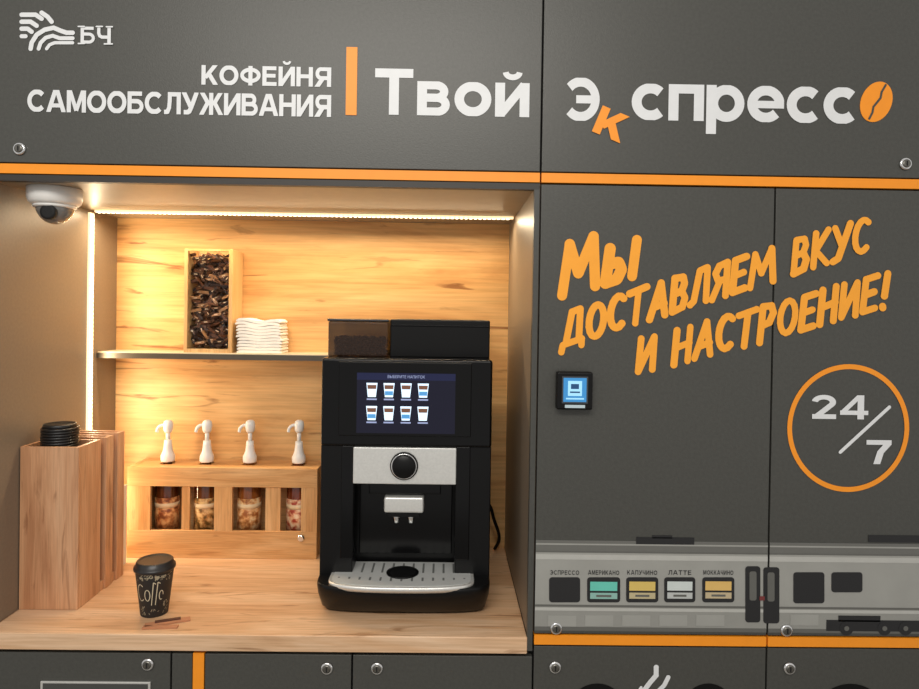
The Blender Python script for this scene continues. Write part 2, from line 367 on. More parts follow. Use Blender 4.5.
# ---------------------------------------------------------------- slogan (brush letters)
GL={'М':(.8,[[(0,0),(.12,.98)],[(.12,.98),(.36,.35),(.68,1)],[(.68,1),(.78,0)]]),
'ы':(.85,[[(.12,.68),(.05,.02),(.32,.03),(.42,.2),(.34,.36),(.1,.38)],[(.75,.7),(.68,0)]]),
'Д':(.68,[[(-.02,-.14),(.02,.06),(.66,.08),(.66,-.12)],[(.12,.08),(.28,.98),(.56,1),(.56,.08)]]),
'О':(.55,[arc(.28,.5,.25,.47,60,420,16)]),
'С':(.5,[arc(.3,.5,.26,.47,50,305,12)]),
'Т':(.55,[[(0,.95),(.58,1)],[(.3,.98),(.24,0)]]),
'А':(.56,[[(0,0),(.34,1),(.52,0)],[(.12,.32),(.48,.36)]]),
'В':(.5,[[(.04,0),(.08,1),(.36,.96),(.42,.76),(.34,.56),(.08,.52)],[(.34,.54),(.46,.32),(.38,.06),(.04,0)]]),
'Л':(.55,[[(-.02,.02),(.1,.1),(.26,.97),(.52,1),(.52,0)]]),
'Я':(.5,[[(.46,0),(.48,1),(.2,.96),(.08,.76),(.18,.52),(.46,.5)],[(.24,.5),(0,0)]]),
'Е':(.46,[[(.46,.98),(.08,.96),(.03,.02),(.44,.04)],[(.06,.5),(.38,.53)]]),
'К':(.52,[[(.04,0),(.08,1)],[(.5,1),(.1,.48),(.5,0)]]),
'У':(.54,[[(.04,1),(.28,.45)],[(.56,1),(.2,.05),(.02,.0)]]),
'И':(.54,[[(.06,1),(.03,.04),(.5,.96),(.5,0)]]),
'Н':(.54,[[(.06,1),(.03,0)],[(.5,1),(.48,0)],[(.05,.48),(.5,.54)]]),
'Р':(.48,[[(.04,-.05),(.08,1),(.36,.96),(.44,.74),(.32,.48),(.08,.44)]]),
'!':(.2,[[(.16,1),(.1,.36)],[(.06,.06),(.07,.02)]]),' ':(.3,[])}
sl=empty('slogan_lettering',(G(725,300)[0],0,G(725,300)[1]))
def row(name,s,A,B,hpx,wst,sh=0.12,grow=None):
    tot=sum(GL[c][0] for c in s)+0.17*(len(s)-1)
    ax,az=G(*A); bx_,bz_=G(*B); L=math.hypot(bx_-ax,bz_-az); ux,uz=(bx_-ax)/L,(bz_-az)/L
    paths=[]; ws=[]; u=0; h=hpx*K
    for c in s:
        w,ps=GL[c]; jz=random.uniform(-.03,.03)
        for p in ps:
            q=[]
            for gx,gz in p:
                t=(u+gx+sh*gz)/tot*L; v=(gz+jz)*h
                q.append((ax+ux*t-uz*v*0.35, az+uz*t+v))
            paths.append(q); ws.append(wst*K*random.uniform(.92,1.08))
        u+=w+.17
    strokes(name,paths,-0.0012,M_or2,sl,ws,0.05)
row('we','Мы',(562,296),(639,274),49,10.5,sh=.16)
row('deliver_taste','ДОСТАВЛЯЕМ ВКУС',(562,347),(867,250),32,6.9,sh=.16)
row('and_mood','И НАСТРОЕНИЕ!',(637,374),(886,307),33,6.9,sh=.16)

# ---------------------------------------------------------------- 24/7 emblem
em=empty('round_the_clock_emblem',(G(848,428)[0],0,G(848,428)[1]))
cx,cz=G(848,428)
bm=bmesh.new(); n=72
ri,ro=59.5*K,64.5*K
inn=[bm.verts.new((cx+ri*math.cos(2*math.pi*i/n)*.96,-0.0012,cz+ri*math.sin(2*math.pi*i/n))) for i in range(n)]
out=[bm.verts.new((cx+ro*math.cos(2*math.pi*i/n)*.96,-0.0012,cz+ro*math.sin(2*math.pi*i/n))) for i in range(n)]
for i in range(n): bm.faces.new((inn[i],inn[(i+1)%n],out[(i+1)%n],out[i]))
for f in bm.faces:
    f.normal_update()
    if f.normal.y>0: f.normal_flip()
mk('ring',bm,M_or,em)
sign('twenty_four','24',811,868,395,419,M_wh,em,gap=.1,wt=.2)
sign('seven','7',866,891,440,464,M_wh,em,wt=.2)
strokes('slash',[PP([(840,452),(889,407)])],-0.0012,M_wh,em,3.4*K)

# ---------------------------------------------------------------- payment terminal
pt=empty('payment_terminal',(G(575,391)[0],0,G(575,391)[1]))
pbox('housing',557,372,593,410,-0.022,-0.0002,M_blk,pt,0.004)
pbox('screen_frame',562,376.5,588,403.5,-0.0226,-0.0218,mat('term_frame',(60,66,72),.3),pt)
pbox('screen',563.5,378,586.5,402,-0.0232,-0.0224,mat('lcd_blue',(40,110,160),0.3,emit=(60,140,200),es=0.6),pt)
lw_=mat('lcd_pale',(150,200,225),0.3,emit=(150,210,240),es=0.55); lb_=mat('lcd_deep',(20,60,100),.3,emit=(30,80,130),es=.4)
pbox('screen_dialog',568,381,582,396,-0.0236,-0.0231,lw_,pt)
pbox('dialog_icon',571,384,579,389,-0.0240,-0.0235,lb_,pt); pbox('dialog_line',570,391.5,580,393,-0.0240,-0.0235,lb_,pt)
pbox('screen_line',566,398,584,399.5,-0.0236,-0.0231,lw_,pt)
pbox('keypad',565,405,585,408,-0.0232,-0.0218,mat('lcd_white',(150,165,170),0.3,emit=(210,225,230),es=.3),pt)

# ---------------------------------------------------------------- train graphic
tr=empty('train_graphic',(G(728,588)[0],0,G(728,588)[1]))
c_body=mat('train_silver',(156,156,151),0.4,noise=.05,nscale=15); c_roof=mat('train_roof',(106,106,102),.4); c_dk=mat('train_dark',(30,30,32),.5)
c_lt=mat('train_light',(182,182,177),.4); c_mid=mat('train_mid',(98,98,94),.4); c_b2=mat('train_silver_low',(146,146,141),.4)
XE=975
def R(n,a,b,c,d,m,l): 
    ccx,ccy=(a+c)/2,(b+d)/2
    X0,X1=G(a,ccy)[0],G(c,ccy)[0]
    Z0,Z1=G(728,d-(ccx-728)*0.0135)[1],G(728,b-(ccx-728)*0.0135)[1]
    return box(n,X0,X1,-0.0004*l-0.0003,-0.0004*(l-1)-0.0002,Z0,Z1,m,tr)
def RR(n,a,b,c,d,m,l,r=3):
    pts=[]
    for (qx,qy,s) in ((c-r,b+r,0),(a+r,b+r,90),(a+r,d-r,180),(c-r,d-r,270)):
        for i in range(6):
            t=math.radians(s+18*i); pts.append((qx+r*math.cos(t),qy-r*math.sin(t)))
    poly(n,[G(x,y) for x,y in pts],-0.0004*l,m,tr,0.0004)
for tag in 'lr':
    def RB(n,y0,y1,m,l):
        if tag=='l': X0=XS1+gp+.0005; X1=XS2-gp-.0003
        else: X0=XS2+gp+.0003; X1=XB-.005
        return box(n+'_'+tag,X0,X1,-0.0004*l-0.0003,-0.0004*(l-1)-0.0002,G(728,y1)[1],G(728,y0)[1],m,tr)
    RB('roof',542,554,c_roof,1); RB('roof_line',545,546.5,c_body,2); RB('gutter',552.5,554,c_mid,2)
    RB('body',554,608,c_body,1); RB('body_highlight',556,561,c_lt,2)
    RB('sill_line',606,608,c_mid,2); RB('skirt',608,632,c_b2,1); RB('skirt_band',609,612,c_lt,2); RB('skirt_under',628,632,c_mid,2)
for i,x in enumerate(list(range(548,730,37))+[790]): R('hatch_%d'%i,x,614.5,x+28,625.5,c_body,3)
R('roof_unit_a',636,537,694,544,c_dk,3); R('roof_unit_b',652,535,672,538,c_dk,3); R('roof_unit_c',868,536,XE,543,c_dk,3)
wc=[(549,580,None),(587,620,(104,200,182)),(626,658,(216,188,104)),(664,695,(205,214,212)),(702,734,(222,184,108))]
for i,(a,b,c) in enumerate(wc):
    RR('window_%d'%i,a,577,b,602,c_dk,3)
    if c: 
        R('menu_%d'%i,a+3,581,b-3,590,mat('menu_%d'%i,c,.4),5)
        R('menu_low_%d'%i,a+3,592,b-3,598,mat('menu_low%d'%i,tuple(int(q*.45+95) for q in c),.4),5)
        R('menu_txt_%d'%i,a+9,594,b-9,596,c_mid,6)
lab=['ЭСПРЕССО','АМЕРИКАНО','КАПУЧИНО','ЛАТТЕ','МОККАЧИНО']
for i,((a,b,c),s) in enumerate(zip(wc,lab)): 
    g=4 if len(s)<6 else 1
    sign('label_%d'%i,s,a+g,b-g,570,574.5,c_dk,tr,y=-.0016,gap=.2,wt=.16)
RR('door_a',745,566,760,622,c_dk,3); RR('door_b',763,567,779,623,c_dk,3)
RR('door_glass_a',749,571,756,600,c_mid,5,2); RR('door_glass_b',767,572,774,601,c_mid,5,2)
R('door_red',759,596,764,600,mat('door_red',(120,50,50),.5),6)
RR('window_b0',793,572,824,603,c_dk,3); RR('window_b1',831,572,862,592,c_dk,3)
R('bogie',826,621,XE,632,c_dk,3); R('bogie_b',838,616,880,622,c_dk,3)
for i,x in enumerate((846,884,905,940)):
    wx,wz=G(x,628); poly('wheel_%d'%i,ell(wx,wz,7*K,7*K,0,24),-0.0016,c_dk,tr,0.0004)
    poly('hub_%d'%i,ell(wx,wz,2.5*K,2.5*K,0,16),-0.0022,c_mid,tr,0.0004)
lw=empty('lower_print_graphic',(G(660,700)[0],0,G(660,700)[1]))
for i,(x,r) in enumerate(((597,30),(708,26),(850,40))):
    wx,wz=G(x,683+r); poly('disc_%d'%i,ell(wx,wz,r*K,r*K,0,48),-0.0004,M_blk,lw,0.0006)
strokes('steam',[PP([(648,700),(644,690),(650,682),(656,675),(656,667)]),PP([(660,702),(657,692),(664,685),(668,677)]),PP([(640,700),(637,694),(641,687)])],-0.0012,M_wh,lw,[5*K,4.5*K,3*K],.1)

# ---------------------------------------------------------------- LED strips
M_led=mat('led_emitter',(255,240,205),.4,emit=(255,236,196),es=7)
M_ledb=mat('led_tape',(255,235,200),.4,emit=(255,224,172),es=1.4)
ystr=0.377
l1=empty('led_strip',(0,ystr,ZN))
box('tape',XL+0.014,XR-0.004,ystr-0.005,ystr+0.005,ZN-0.006,ZN-0.0003,M_ledb,l1)
bm=bmesh.new(); x=XL+0.02
while x<XR-0.012:
    addbox(bm,x,x+0.006,ystr-0.0035,ystr+0.0035,ZN-0.0073,ZN-0.006); x+=0.012
mk('diodes',bm,M_led,l1)
l2=empty('led_strip',(XL,ystr,ZC+.5))
zlo=ZC+0.02
box('tape',XL+0.0003,XL+0.006,ystr-0.010,ystr+0.010,zlo,ZN-0.008,M_ledb,l2)
bm=bmesh.new(); z=zlo+.005
while z<ZN-0.015:
    addbox(bm,XL+0.006,XL+0.0075,ystr-0.005,ystr+0.005,z,z+0.006); z+=0.011
mk('diodes',bm,M_led,l2)
def area(name,loc,rot,sx,sy,e,col,parent=None):
    l=bpy.data.lights.new(name,'AREA'); l.shape='RECTANGLE'; l.size=sx; l.size_y=sy; l.energy=e; l.color=col
    o=bpy.data.objects.new(name,l); o.location=loc; o.rotation_euler=rot; scene.collection.objects.link(o)
    return o
WARM=(1,.785,.51)
area('led_light_top',((XL+XR)/2,ystr,ZN-0.012),(math.radians(-8),0,0),XR-XL-.06,0.012,4.9,WARM)
area('led_light_side',(XL+0.012,ystr,(zlo+ZN)/2),(0,math.radians(-90),math.radians(10)),ZN-zlo-.06,0.012,2.6,WARM)

# ---------------------------------------------------------------- shelf
YS=0.418
zsh=G(210,353,YS)[1]; zshb=G(210,359.5,YS)[1]
sxr=G(400,355,YS)[0]
sh=empty('shelf',((XL+sxr)/2,.43,zsh))
box('board',XL+0.0005,sxr,YS,YB-0.0005,zshb,zsh,mat('shelf_board',(206,190,160),.4),sh,0.001)
box('edge_profile',XL+0.0005,sxr,YS-0.003,YS,zshb,zsh-0.003,mat('shelf_edge',(96,88,78),.4,metal=.6),sh)

yb0=YS+0.006
bx0,_=G(184,300,yb0); bx1,_=G(232,300,yb0); bzt=G(208,249,yb0)[1]; bzb=zsh+0.0003
sb=empty('sugar_stick_dispenser',((bx0+bx1)/2,yb0+.045,bzb))
yb1=YB-0.004
W_lt=wood('oak_light',(200,152,94),(216,172,114),(228,190,134),'z',2,crack=.2)
fw=.009
box('side_left',bx0,bx0+fw,yb0,yb1,bzb,bzt,W_lt,sb,.0008); box('side_right',bx1-fw,bx1,yb0,yb1,bzb,bzt,W_lt,sb,.0008)
box('bottom',bx0+fw,bx1-fw,yb0,yb1,bzb,bzb+.010,W_lt,sb); box('back',bx0+fw,bx1-fw,yb1-.006,yb1,bzb+.010,bzt,W_lt,sb)
box('top_rail',bx0+fw,bx1-fw,yb0,yb0+.008,bzt-.005,bzt,W_lt,sb)
bm=bmesh.new()
for i in range(560):
    z=random.uniform(bzb+.016,bzt-.014); xx=random.uniform(bx0+.016,bx1-.016); yy=yb0+.016+random.uniform(0,.04)
    a=random.gauss(0,.6); hl=.013
    M=Matrix.Translation((xx,yy,z))@Matrix.Rotation(a,4,'Y')@Matrix.Rotation(random.uniform(-.5,.5),4,'X')
    lx=min(hl,(xx-bx0-fw-.001)/max(.3,abs(math.cos(a))),(bx1-fw-.001-xx)/max(.3,abs(math.cos(a))))
    if abs(math.sin(a))*lx>min(z-bzb-.011,bzt-.007-z): lx=.005
    mi=random.choice([0,0,0,1,1,1,2])
    addbox(bm,-lx,lx,-.0022,.0022,-.0036,.0036,mi,M)
    if random.random()<.4: addbox(bm,-lx*.4,lx*.3,-.0026,-.0022,-.0014,.0014,3,M)
mk('sugar_sticks',bm,[mat('stick_dk',(52,30,20),.3),mat('stick_br',(100,62,38),.3),mat('stick_tan',(170,126,86),.35),mat('stick_wh',(220,200,170),.4)],sb)
gm=mat('clear_acrylic',(255,255,255),.05,trans=1.0); gm.node_tree.nodes['Principled BSDF'].inputs['IOR'].default_value=1.05
box('acrylic_front',bx0+fw,bx1-fw,yb0+.002,yb0+.0035,bzb+.010,bzt-.005,gm,sb)

# napkins
nx0=G(236,340,YS+.01)[0]; nx1=G(283,340,YS+.01)[0]; nzt=G(260,319,YS+.01)[1]
bm=bmesh.new(); nl=11; hN=nzt-zsh-.004
for i in range(nl):
    z0=zsh+.0008+hN*i/nl; ns=18; ph=random.uniform(0,.5); dx=random.uniform(-.003,.001)-.0006*i; am=.0035*(i/nl)
    prev=None
    for j in range(ns+1):
        u=j/ns; xx=nx0+.004+(nx1-nx0-.006)*u+dx; zz=z0+am*math.sin(u*9+ph*.4)+.001*(1-u)*i/3; th=hN/nl*.93
        if j in(0,ns): th*=.5
        yf=YS+.012+random.uniform(0,.0006)
        q=[bm.verts.new((xx,yf,zz)),bm.verts.new((xx,yf,zz+th)),bm.verts.new((xx,YB-.012,zz+th)),bm.verts.new((xx,YB-.012,zz))]
        if prev:
            for k in range(4): bm.faces.new((prev[k],prev[(k+1)%4],q[(k+1)%4],q[k]))
        else: bm.faces.new(q)
        prev=q
    bm.faces.new(prev[::-1])
bmesh.ops.recalc_face_normals(bm,faces=bm.faces)
mk('napkin_stack',bm,mat('napkin_paper',(244,240,234),.8))

# ---------------------------------------------------------------- syrup rack
YR=0.412; YRb=YB-0.004
rx0=G(127,510,YR)[0]; rx1=G(317,510,YR)[0]; rzt=G(222,468,YR)[1]; rzb=ZC+.0003
rk=empty('syrup_rack',((rx0+rx1)/2,.46,rzb))
def zR(py): return G(222,py,YR)[1]
ft=.012
wins=[(150,181),(189,214),(232,265),(280,301)]
box('rail_top',rx0,rx1,YR,YR+ft,zR(487),rzt,W_rack,rk,.001)
box('rail_bottom',rx0,rx1,YR,YR+ft,rzb,zR(531),W_rack,rk,.001)
edges=[127]+[e for w in wins for e in w]+[317]
W_rackv=wood('oak_rack_v',(196,140,84),(214,162,104),(228,182,128),'z',2.0,crack=.3)
for i in range(0,len(edges),2):
    thin=i in(2,6)
    box('post_%d'%i,G(edges[i],510,YR)[0],G(edges[i+1],510,YR)[0],YR+(.004 if thin else .0003),YR+ft-.0003,zR(531),zR(487),W_rackv,rk)
box('side_left',rx0,rx0+.012,YR+ft,YRb,rzb,rzt,W_rackv,rk); box('side_right',rx1-.012,rx1,YR+ft,YRb,rzb,rzt,W_rackv,rk)
box('bottom_board',rx0+.012,rx1-.012,YR+ft,YRb,rzb,rzb+.008,W_rack,rk)
box('back_rail',rx0+.012,rx1-.012,YRb-.006,YRb,rzb+.008,rzt-.0005,W_rack,rk)
kx,kz=G(301,538,YR); turned('lock_knob',[(.010,0.0002),(.010,.003),(.007,.006)],(kx,YR,kz),M_chrome,rk,'y')
yc=(YR+ft+YRb-.006)/2; RB_=.0310
box('top_slat_front',rx0+.012,rx1-.012,YR+ft,yc-.017,rzt-.010,rzt-.0005,W_rack,rk)
box('top_slat_back',rx0+.012,rx1-.012,yc+.017,YRb-.006,rzt-.010,rzt-.0005,W_rack,rk)
def label_mat(name,c1,c2,c3):
    m=bpy.data.materials.new(name); m.use_nodes=True; nt=m.node_tree; b=nt.nodes['Principled BSDF']
    tc=nt.nodes.new('ShaderNodeTexCoord'); n=nt.nodes.new('ShaderNodeTexNoise'); n.inputs['Scale'].default_value=70; n.inputs['Detail'].default_value=3
    r=nt.nodes.new('ShaderNodeValToRGB'); e=r.color_ramp.elements
    e[0].position=.38; e[0].color=lin(c1); e[1].position=.62; e[1].color=lin(c3); k=e.new(.5); k.color=lin(c2)
    nt.links.new(tc.outputs['Object'],n.inputs['Vector']); nt.links.new(n.outputs['Fac'],r.inputs['Fac']); nt.links.new(r.outputs['Color'],b.inputs['Base Color'])
    return m
LM=[label_mat('syrup_label_a',(130,66,28),(198,126,70),(232,176,114)),label_mat('syrup_label_b',(106,74,30),(188,132,70),(226,184,122)),
    label_mat('syrup_label_c',(160,92,40),(214,152,92),(240,202,150)),label_mat('syrup_label_d',(170,60,36),(226,164,122),(246,214,176))]
M_lab2=mat('syrup_label_cream',(236,206,162),.5,noise=.1)
bcols=[(84,40,14),(96,50,18),(128,70,26),(110,46,18)]
pxs=[168,207,250,299]
cxs=[G(p,445,yc)[0] for p in pxs]
cuts=[rx0+.012]+[c+s*.017 for c in cxs for s in(-1,1)]+[rx1-.012]
for i in range(0,len(cuts),2): box('top_bridge_%d'%i,cuts[i],cuts[i+1],yc-.017,yc+.017,rzt-.010,rzt-.0005,W_rack,rk)
for i,(cxb,pp) in enumerate(zip(cxs,pxs)):
    zb=rzb+.0085; Hs=rzt-.022-zb
    e=empty('syrup_bottle',(cxb,yc,zb))
    mb=mat('syrup_%d'%i,bcols[i],.15,coat=.5)
    turned('glass_body',[(RB_*.9,0),(RB_,.004),(RB_,Hs*.84),(RB_*.86,Hs*.91),(RB_*.45,Hs*.98),(.0125,Hs),(.0125,rzt+.004-zb)],(cxb,yc,zb),mb,e)
    turned('label',[(RB_+.0006,Hs*.22),(RB_+.0006,Hs*.68)],(cxb,yc,zb),LM[i],e)
    turned('label_band',[(RB_+.0010,Hs*.55),(RB_+.0010,Hs*.61)],(cxb,yc,zb),M_lab2,e)
    zt=rzt+.0045
    ztop=G(pp,420,yc)[1]; hp=ztop-zt
    turned('collar',[(.0175,0),(.0185,.003),(.0185,.016),(.0155,.022),(.0125,.030),(.0105,.046),(.0095,.058)],(cxb,yc,zt),M_white,e)
    turned('stem',[(.0058,.056),(.0058,hp-.026)],(cxb,yc,zt),M_white,e)
    turned('head',[(.0085,hp-.034),(.012,hp-.028),(.0135,hp-.014),(.0115,hp-.004),(.006,hp)],(cxb,yc,zt),M_white,e)
    tube('spout',[(cxb,yc,zt+hp-.016),(cxb-.016,yc-.004,zt+hp-.014),(cxb-.025,yc-.006,zt+hp-.021),(cxb-.028,yc-.0065,zt+hp-.032)],.0042,M_white,e)

# ---------------------------------------------------------------- lid holder (left)
y0=.10
hx0=G(18,530,y0)[0]; hx1=G(79,530,y0)[0]; hzt=G(48,447,y0)[1]; hzb=ZC+.0003
hd=empty('cup_lid_holder',((hx0+hx1)/2,.2,hzb))
hx0=max(hx0,XL+.002)
t=.008
def openbox(n,ya,yb,zt,x1=hx1):
    box(n+'_front',hx0,x1,ya,ya+t,hzb,zt,W_box,hd,.001); box(n+'_rear',hx0,x1,yb-t,yb,hzb,zt,W_box,hd,.001)
    box(n+'_left',hx0,hx0+t,ya+t,yb-t,hzb,zt,W_box,hd); box(n+'_right',x1-t,x1,ya+t,yb-t,hzb,zt,W_box,hd)
    box(n+'_base',hx0+t,x1-t,ya+t,yb-t,hzb,hzb+.01,W_box,hd)
yA1=y0+.094; yB0=y0+.112; yB1=y0+.146; yC0=y0+.164
openbox('compartment_a',y0,yA1,hzt,hx1-.002); openbox('compartment_b',yB0,yB1,hzt+.001,hx1+.001); openbox('compartment_c',yC0,y0+.198,hzt+.002,hx1+.002)
for i,(ya,yb) in enumerate(((yA1,yB0),(yB1,yC0))):
    box('gap_shade_%d'%i,hx0+.004,hx1-.022,ya+.0002,yb-.0002,hzb+.03,hzt-.03,mat('gap_shade_dark',(40,26,17),.7),hd)  # dark-coloured filler added to stand for the shade in the slits between compartments
box('base_rail',hx0+.001,hx1-.001,y0+.0942,y0+.163,hzb,hzb+.028,W_box,hd) if False else None
for i,(ya,yb) in enumerate(((yA1,yB0),(yB1,yC0))):
    box('foot_rail_%d'%i,hx0+.001,hx1-.003,ya+.0002,yb-.0002,hzb,hzb+.022,W_box,hd)
lyc=y0+.047; lxc=G(60,435,lyc)[0]
bm=bmesh.new(); ztopl=G(62,423,lyc)[1]; nlid=9; zz=ztopl-.006*nlid-.008; 
lathe(bm,[(.033,hzb+.0105),(.033,zz)],(lxc,lyc,0),seg=40)
for i in range(nlid):
    zq=zz+i*.006; lathe(bm,[(.0370,zq),(.0382,zq+.001),(.0382,zq+.004),(.0355,zq+.0055)],(lxc+random.uniform(-.0006,.0006),lyc,0),seg=40)
zq=zz+nlid*.006; lathe(bm,[(.035,zq-.0005),(.033,zq+.006),(.031,zq+.0075),(.028,zq+.0045)],(lxc,lyc,0),seg=40)
bmesh.ops.recalc_face_normals(bm,faces=bm.faces)
mk('cup_lid_stack',bm,mat('lid_black',(26,25,26),.35))
pbx=G(123,520,.36)[0]
bm=bmesh.new()
for i in range(5): addbox(bm,pbx-.05,pbx+.006-i*.0008,.335+i*.008,.3415+i*.008,ZC+.0004,G(123,483,.36)[1]-i*.002)
bmesh.ops.recalc_face_normals(bm,faces=bm.faces)
mk('paper_sleeve_stack',bm,mat('paper_cream',(232,222,205),.8))

# ---------------------------------------------------------------- paper cup
cy_=.092
cxc,_=G(154.5,600,cy_)
pc=empty('paper_cup',(cxc,cy_,ZC))
zc0=ZC+.0005; hc=G(154,566,cy_)[1]-zc0
r0,r1=.0275,.0395
M_cup=mat('cup_black',(34,32,32),.6)
turned('body',[(r0,0),(r0+.0005,.001),(r1,hc-.002),(r1+.0008,hc)],(cxc,cy_,zc0),M_cup,pc,seg=48)
turned('lid',[(r1+.0025,hc-.004),(r1+.003,hc-.001),(r1+.0025,hc+.003),(r1-.001,hc+.004),(r1-.002,hc+.013),(r1-.004,hc+.015),(r1-.007,hc+.012)],(cxc,cy_,zc0),mat('cup_lid',(36,33,33),.35),pc,seg=48)
def cuppt(a,h): 
    r=r0+(r1-r0)*h/hc+.0006
    return Vector((cxc+r*math.sin(a),cy_-r*math.cos(a),zc0+h))
def wrap(name,paths,w,m):
    bm=bmesh.new()
    for p in paths:
        for (a1,h1),(a2,h2) in zip(p,p[1:]):
            d=Vector(((a2-a1)*.033,(h2-h1)))
            if d.length<1e-6: continue
            d.normalize(); na,nh=-d.y*w/2/.033,d.x*w/2
            bm.faces.new([bm.verts.new(cuppt(a1-na,h1-nh)),bm.verts.new(cuppt(a2-na,h2-nh)),bm.verts.new(cuppt(a2+na,h2+nh)),bm.verts.new(cuppt(a1+na,h1+nh))])
    return mk(name,bm,m,pc)
def loop(a,h,ra,rh,s=0,e=360): return [(a+ra*math.cos(math.radians(x)),h+rh*math.sin(math.radians(x))) for x in range(s,e+1,20)]
dp=[loop(-.45,hc*.55,.26,.018,50,310),loop(-.02,hc*.5,.16,.012),[(.22,hc*.28),(.34,hc*.78),(.48,hc*.74)],[(.46,hc*.28),(.58,hc*.78),(.72,hc*.74)],loop(.80,hc*.48,.12,.010,0,300)]
wrap('script_print',dp,.0017,mat('cup_print_b',(200,188,160),.6))
dp=[]
for k in range(80):
    a=random.uniform(-1.35,1.35); h=random.choice([random.uniform(.06,.3),random.uniform(.80,.93),random.uniform(.06,.93) if abs(a)>.95 else .87])*hc
    if random.random()<.5: dp.append(loop(a,h,random.uniform(.03,.08),random.uniform(.002,.004),0,random.choice([200,360])))
    else: dp.append([(a,h),(a+random.uniform(.05,.14),h+random.uniform(-.004,.006))])
wrap('doodle_print',dp,.0010,mat('cup_print',(170,158,132),.6))
sc=empty('sugar_sachet',(cxc+.01,.03,ZC))
def flat(n,x,y,ang,l,w,m,z):
    bm=bmesh.new(); addbox(bm,-l/2,l/2,-w/2,w/2,0,.003,0,Matrix.Translation((x,y,z))@Matrix.Rotation(ang,4,'Z')); mk(n,bm,m,sc)
kr=mat('kraft_paper',(186,128,92),.7); bkp=mat('dark_paper',(92,58,44),.5)
x1_,_=G(165,622,.03)
flat('kraft_stick',x1_+.000,.044,math.radians(22),.088,.017,kr,ZC+.0003)
flat('dark_stick',x1_-.001,.047,math.radians(22),.050,.007,bkp,ZC+.0034)
flat('kraft_stick_b',x1_-.006,.022,math.radians(5),.070,.012,kr,ZC+.0003)

# ---------------------------------------------------------------- coffee machine
cm=empty('coffee_machine',(G(405,500,.2)[0],.28,ZC))
yf=.12; YBK=.47
def mx(px,y=yf): return G(px,480,y)[0]
def mz(py,y=yf): return G(405,py,y)[1]
L_,R_=mx(320),mx(491)
zt=mz(359); zm=mz(447); 
box('rear_body',L_,R_,.205,YBK,ZC+.012,zt,M_blk,cm,.004)
box('head',L_,R_,yf,.206,zm,zt,M_gloss,cm,.006)
box('column_left',L_,mx(353),yf+.006,.206,ZC+.05,zm+.002,M_blk,cm,.003)
box('column_right',mx(456),R_,yf+.006,.206,ZC+.05,zm+.002,M_blk,cm,.003)
box('column_inner_left',mx(341),mx(353.5),yf+.002,.2,mz(560),zm+.001,M_gloss,cm,.002)
box('column_inner_right',mx(455.5),mx(470),yf+.002,.2,mz(560),zm+.001,M_gloss,cm,.002)
box('front_panel',mx(353),mx(456),yf-.003,.205,mz(484),mz(447.5),M_silver,cm,.002)
kx,kz=mx(404),mz(465.5)
turned('knob_ring',[(.0310,0),(.0310,.004),(.029,.005)],(kx,yf-.003,kz),M_blk,cm,'y',48)
turned('knob_chrome',[(.0285,.004),(.0285,.007),(.0265,.008),(.0255,.007)],(kx,yf-.003,kz),M_chrome,cm,'y',48)
turned('knob',[(.0258,.004),(.0258,.012),(.024,.014),(.001,.0142)],(kx,yf-.003,kz),M_blk,cm,'y',48)
dx0,dx1,dz0,dz1=mx(338),mx(470),mz(436),mz(362)
box('display_bezel',dx0,dx1,yf-.006,yf+.001,dz0,dz1,M_gloss,cm,.002)
def DR(n,a,b,c,d,m,l): box(n,mx(a),mx(c),yf-.0062-.0003*l,yf-.0061-.0003*(l-1),mz(d),mz(b),m,cm)
DR('display',356,373,454,433,mat('screen_dark',(14,14,22),.12,emit=(38,38,66),es=.3,spec=.25),1)
DR('display_header',356,373,454,380,mat('screen_head',(20,22,40),.15,emit=(44,50,96),es=.35,spec=.25),2)
ic_w=mat('icon_cup',(200,220,235),.3,emit=(200,225,245),es=1.0); ic_c=mat('icon_coffee',(90,60,44),.3,emit=(130,84,60),es=.5); ic_l=mat('icon_label',(120,130,160),.3,emit=(150,160,200),es=.7)
tl=mat('icon_teal',(60,110,150),.3,emit=(80,150,205),es=.8)
for r,pyc in enumerate((390,413)):
    for c,pxc in enumerate((371,388,405,422)):
        pts=[(pxc-5.5,pyc-7),(pxc+5.5,pyc-7),(pxc+4,pyc+7),(pxc-4,pyc+7)]
        poly('icon_%d%d'%(r,c),[(mx(a),mz(b)) for a,b in pts],yf-.0070,ic_w,cm,.0003)
        poly('icon_coffee_%d%d'%(r,c),[(mx(a),mz(b)) for a,b in [(pxc-4.6,pyc-5),(pxc+4.6,pyc-5),(pxc+4.2,pyc-1),(pxc-4.2,pyc-1)]],yf-.0074,ic_c,cm,.0003)
        DR('icon_name_%d%d'%(r,c),pxc-5,pyc+8.5,pxc+5,pyc+10,ic_l,3)
        if (r+c)%2: DR('icon_base_%d%d'%(r,c),pxc-4,pyc+1,pxc+4,pyc+5,tl,6)
text('screen_title','ВЫБЕРИТЕ НАПИТОК',388,375,425,378,ic_l,cm,y=-.0072,depth=yf)
box('spout_hood',mx(368),mx(441),yf+.02,.205,mz(497),mz(484.5),M_gloss,cm,.003)
box('spout_block',mx(384),mx(424),yf+.005,.18,mz(514),mz(498),M_silver,cm,.005)
box('spout_carrier',mx(388),mx(420),yf+.012,.17,mz(519),mz(513),M_blk,cm,.002)
for i,p in enumerate((396,411)):
    turned('nozzle_%d'%i,[(.0085,0),(.0085,-.006),(.006,-.018),(.005,-.02)],(mx(p),yf+.03,mz(518)),M_chrome,cm)
box('recess_panel',mx(356),mx(453),.19,.205,mz(565),mz(484),M_gloss,cm,.002)
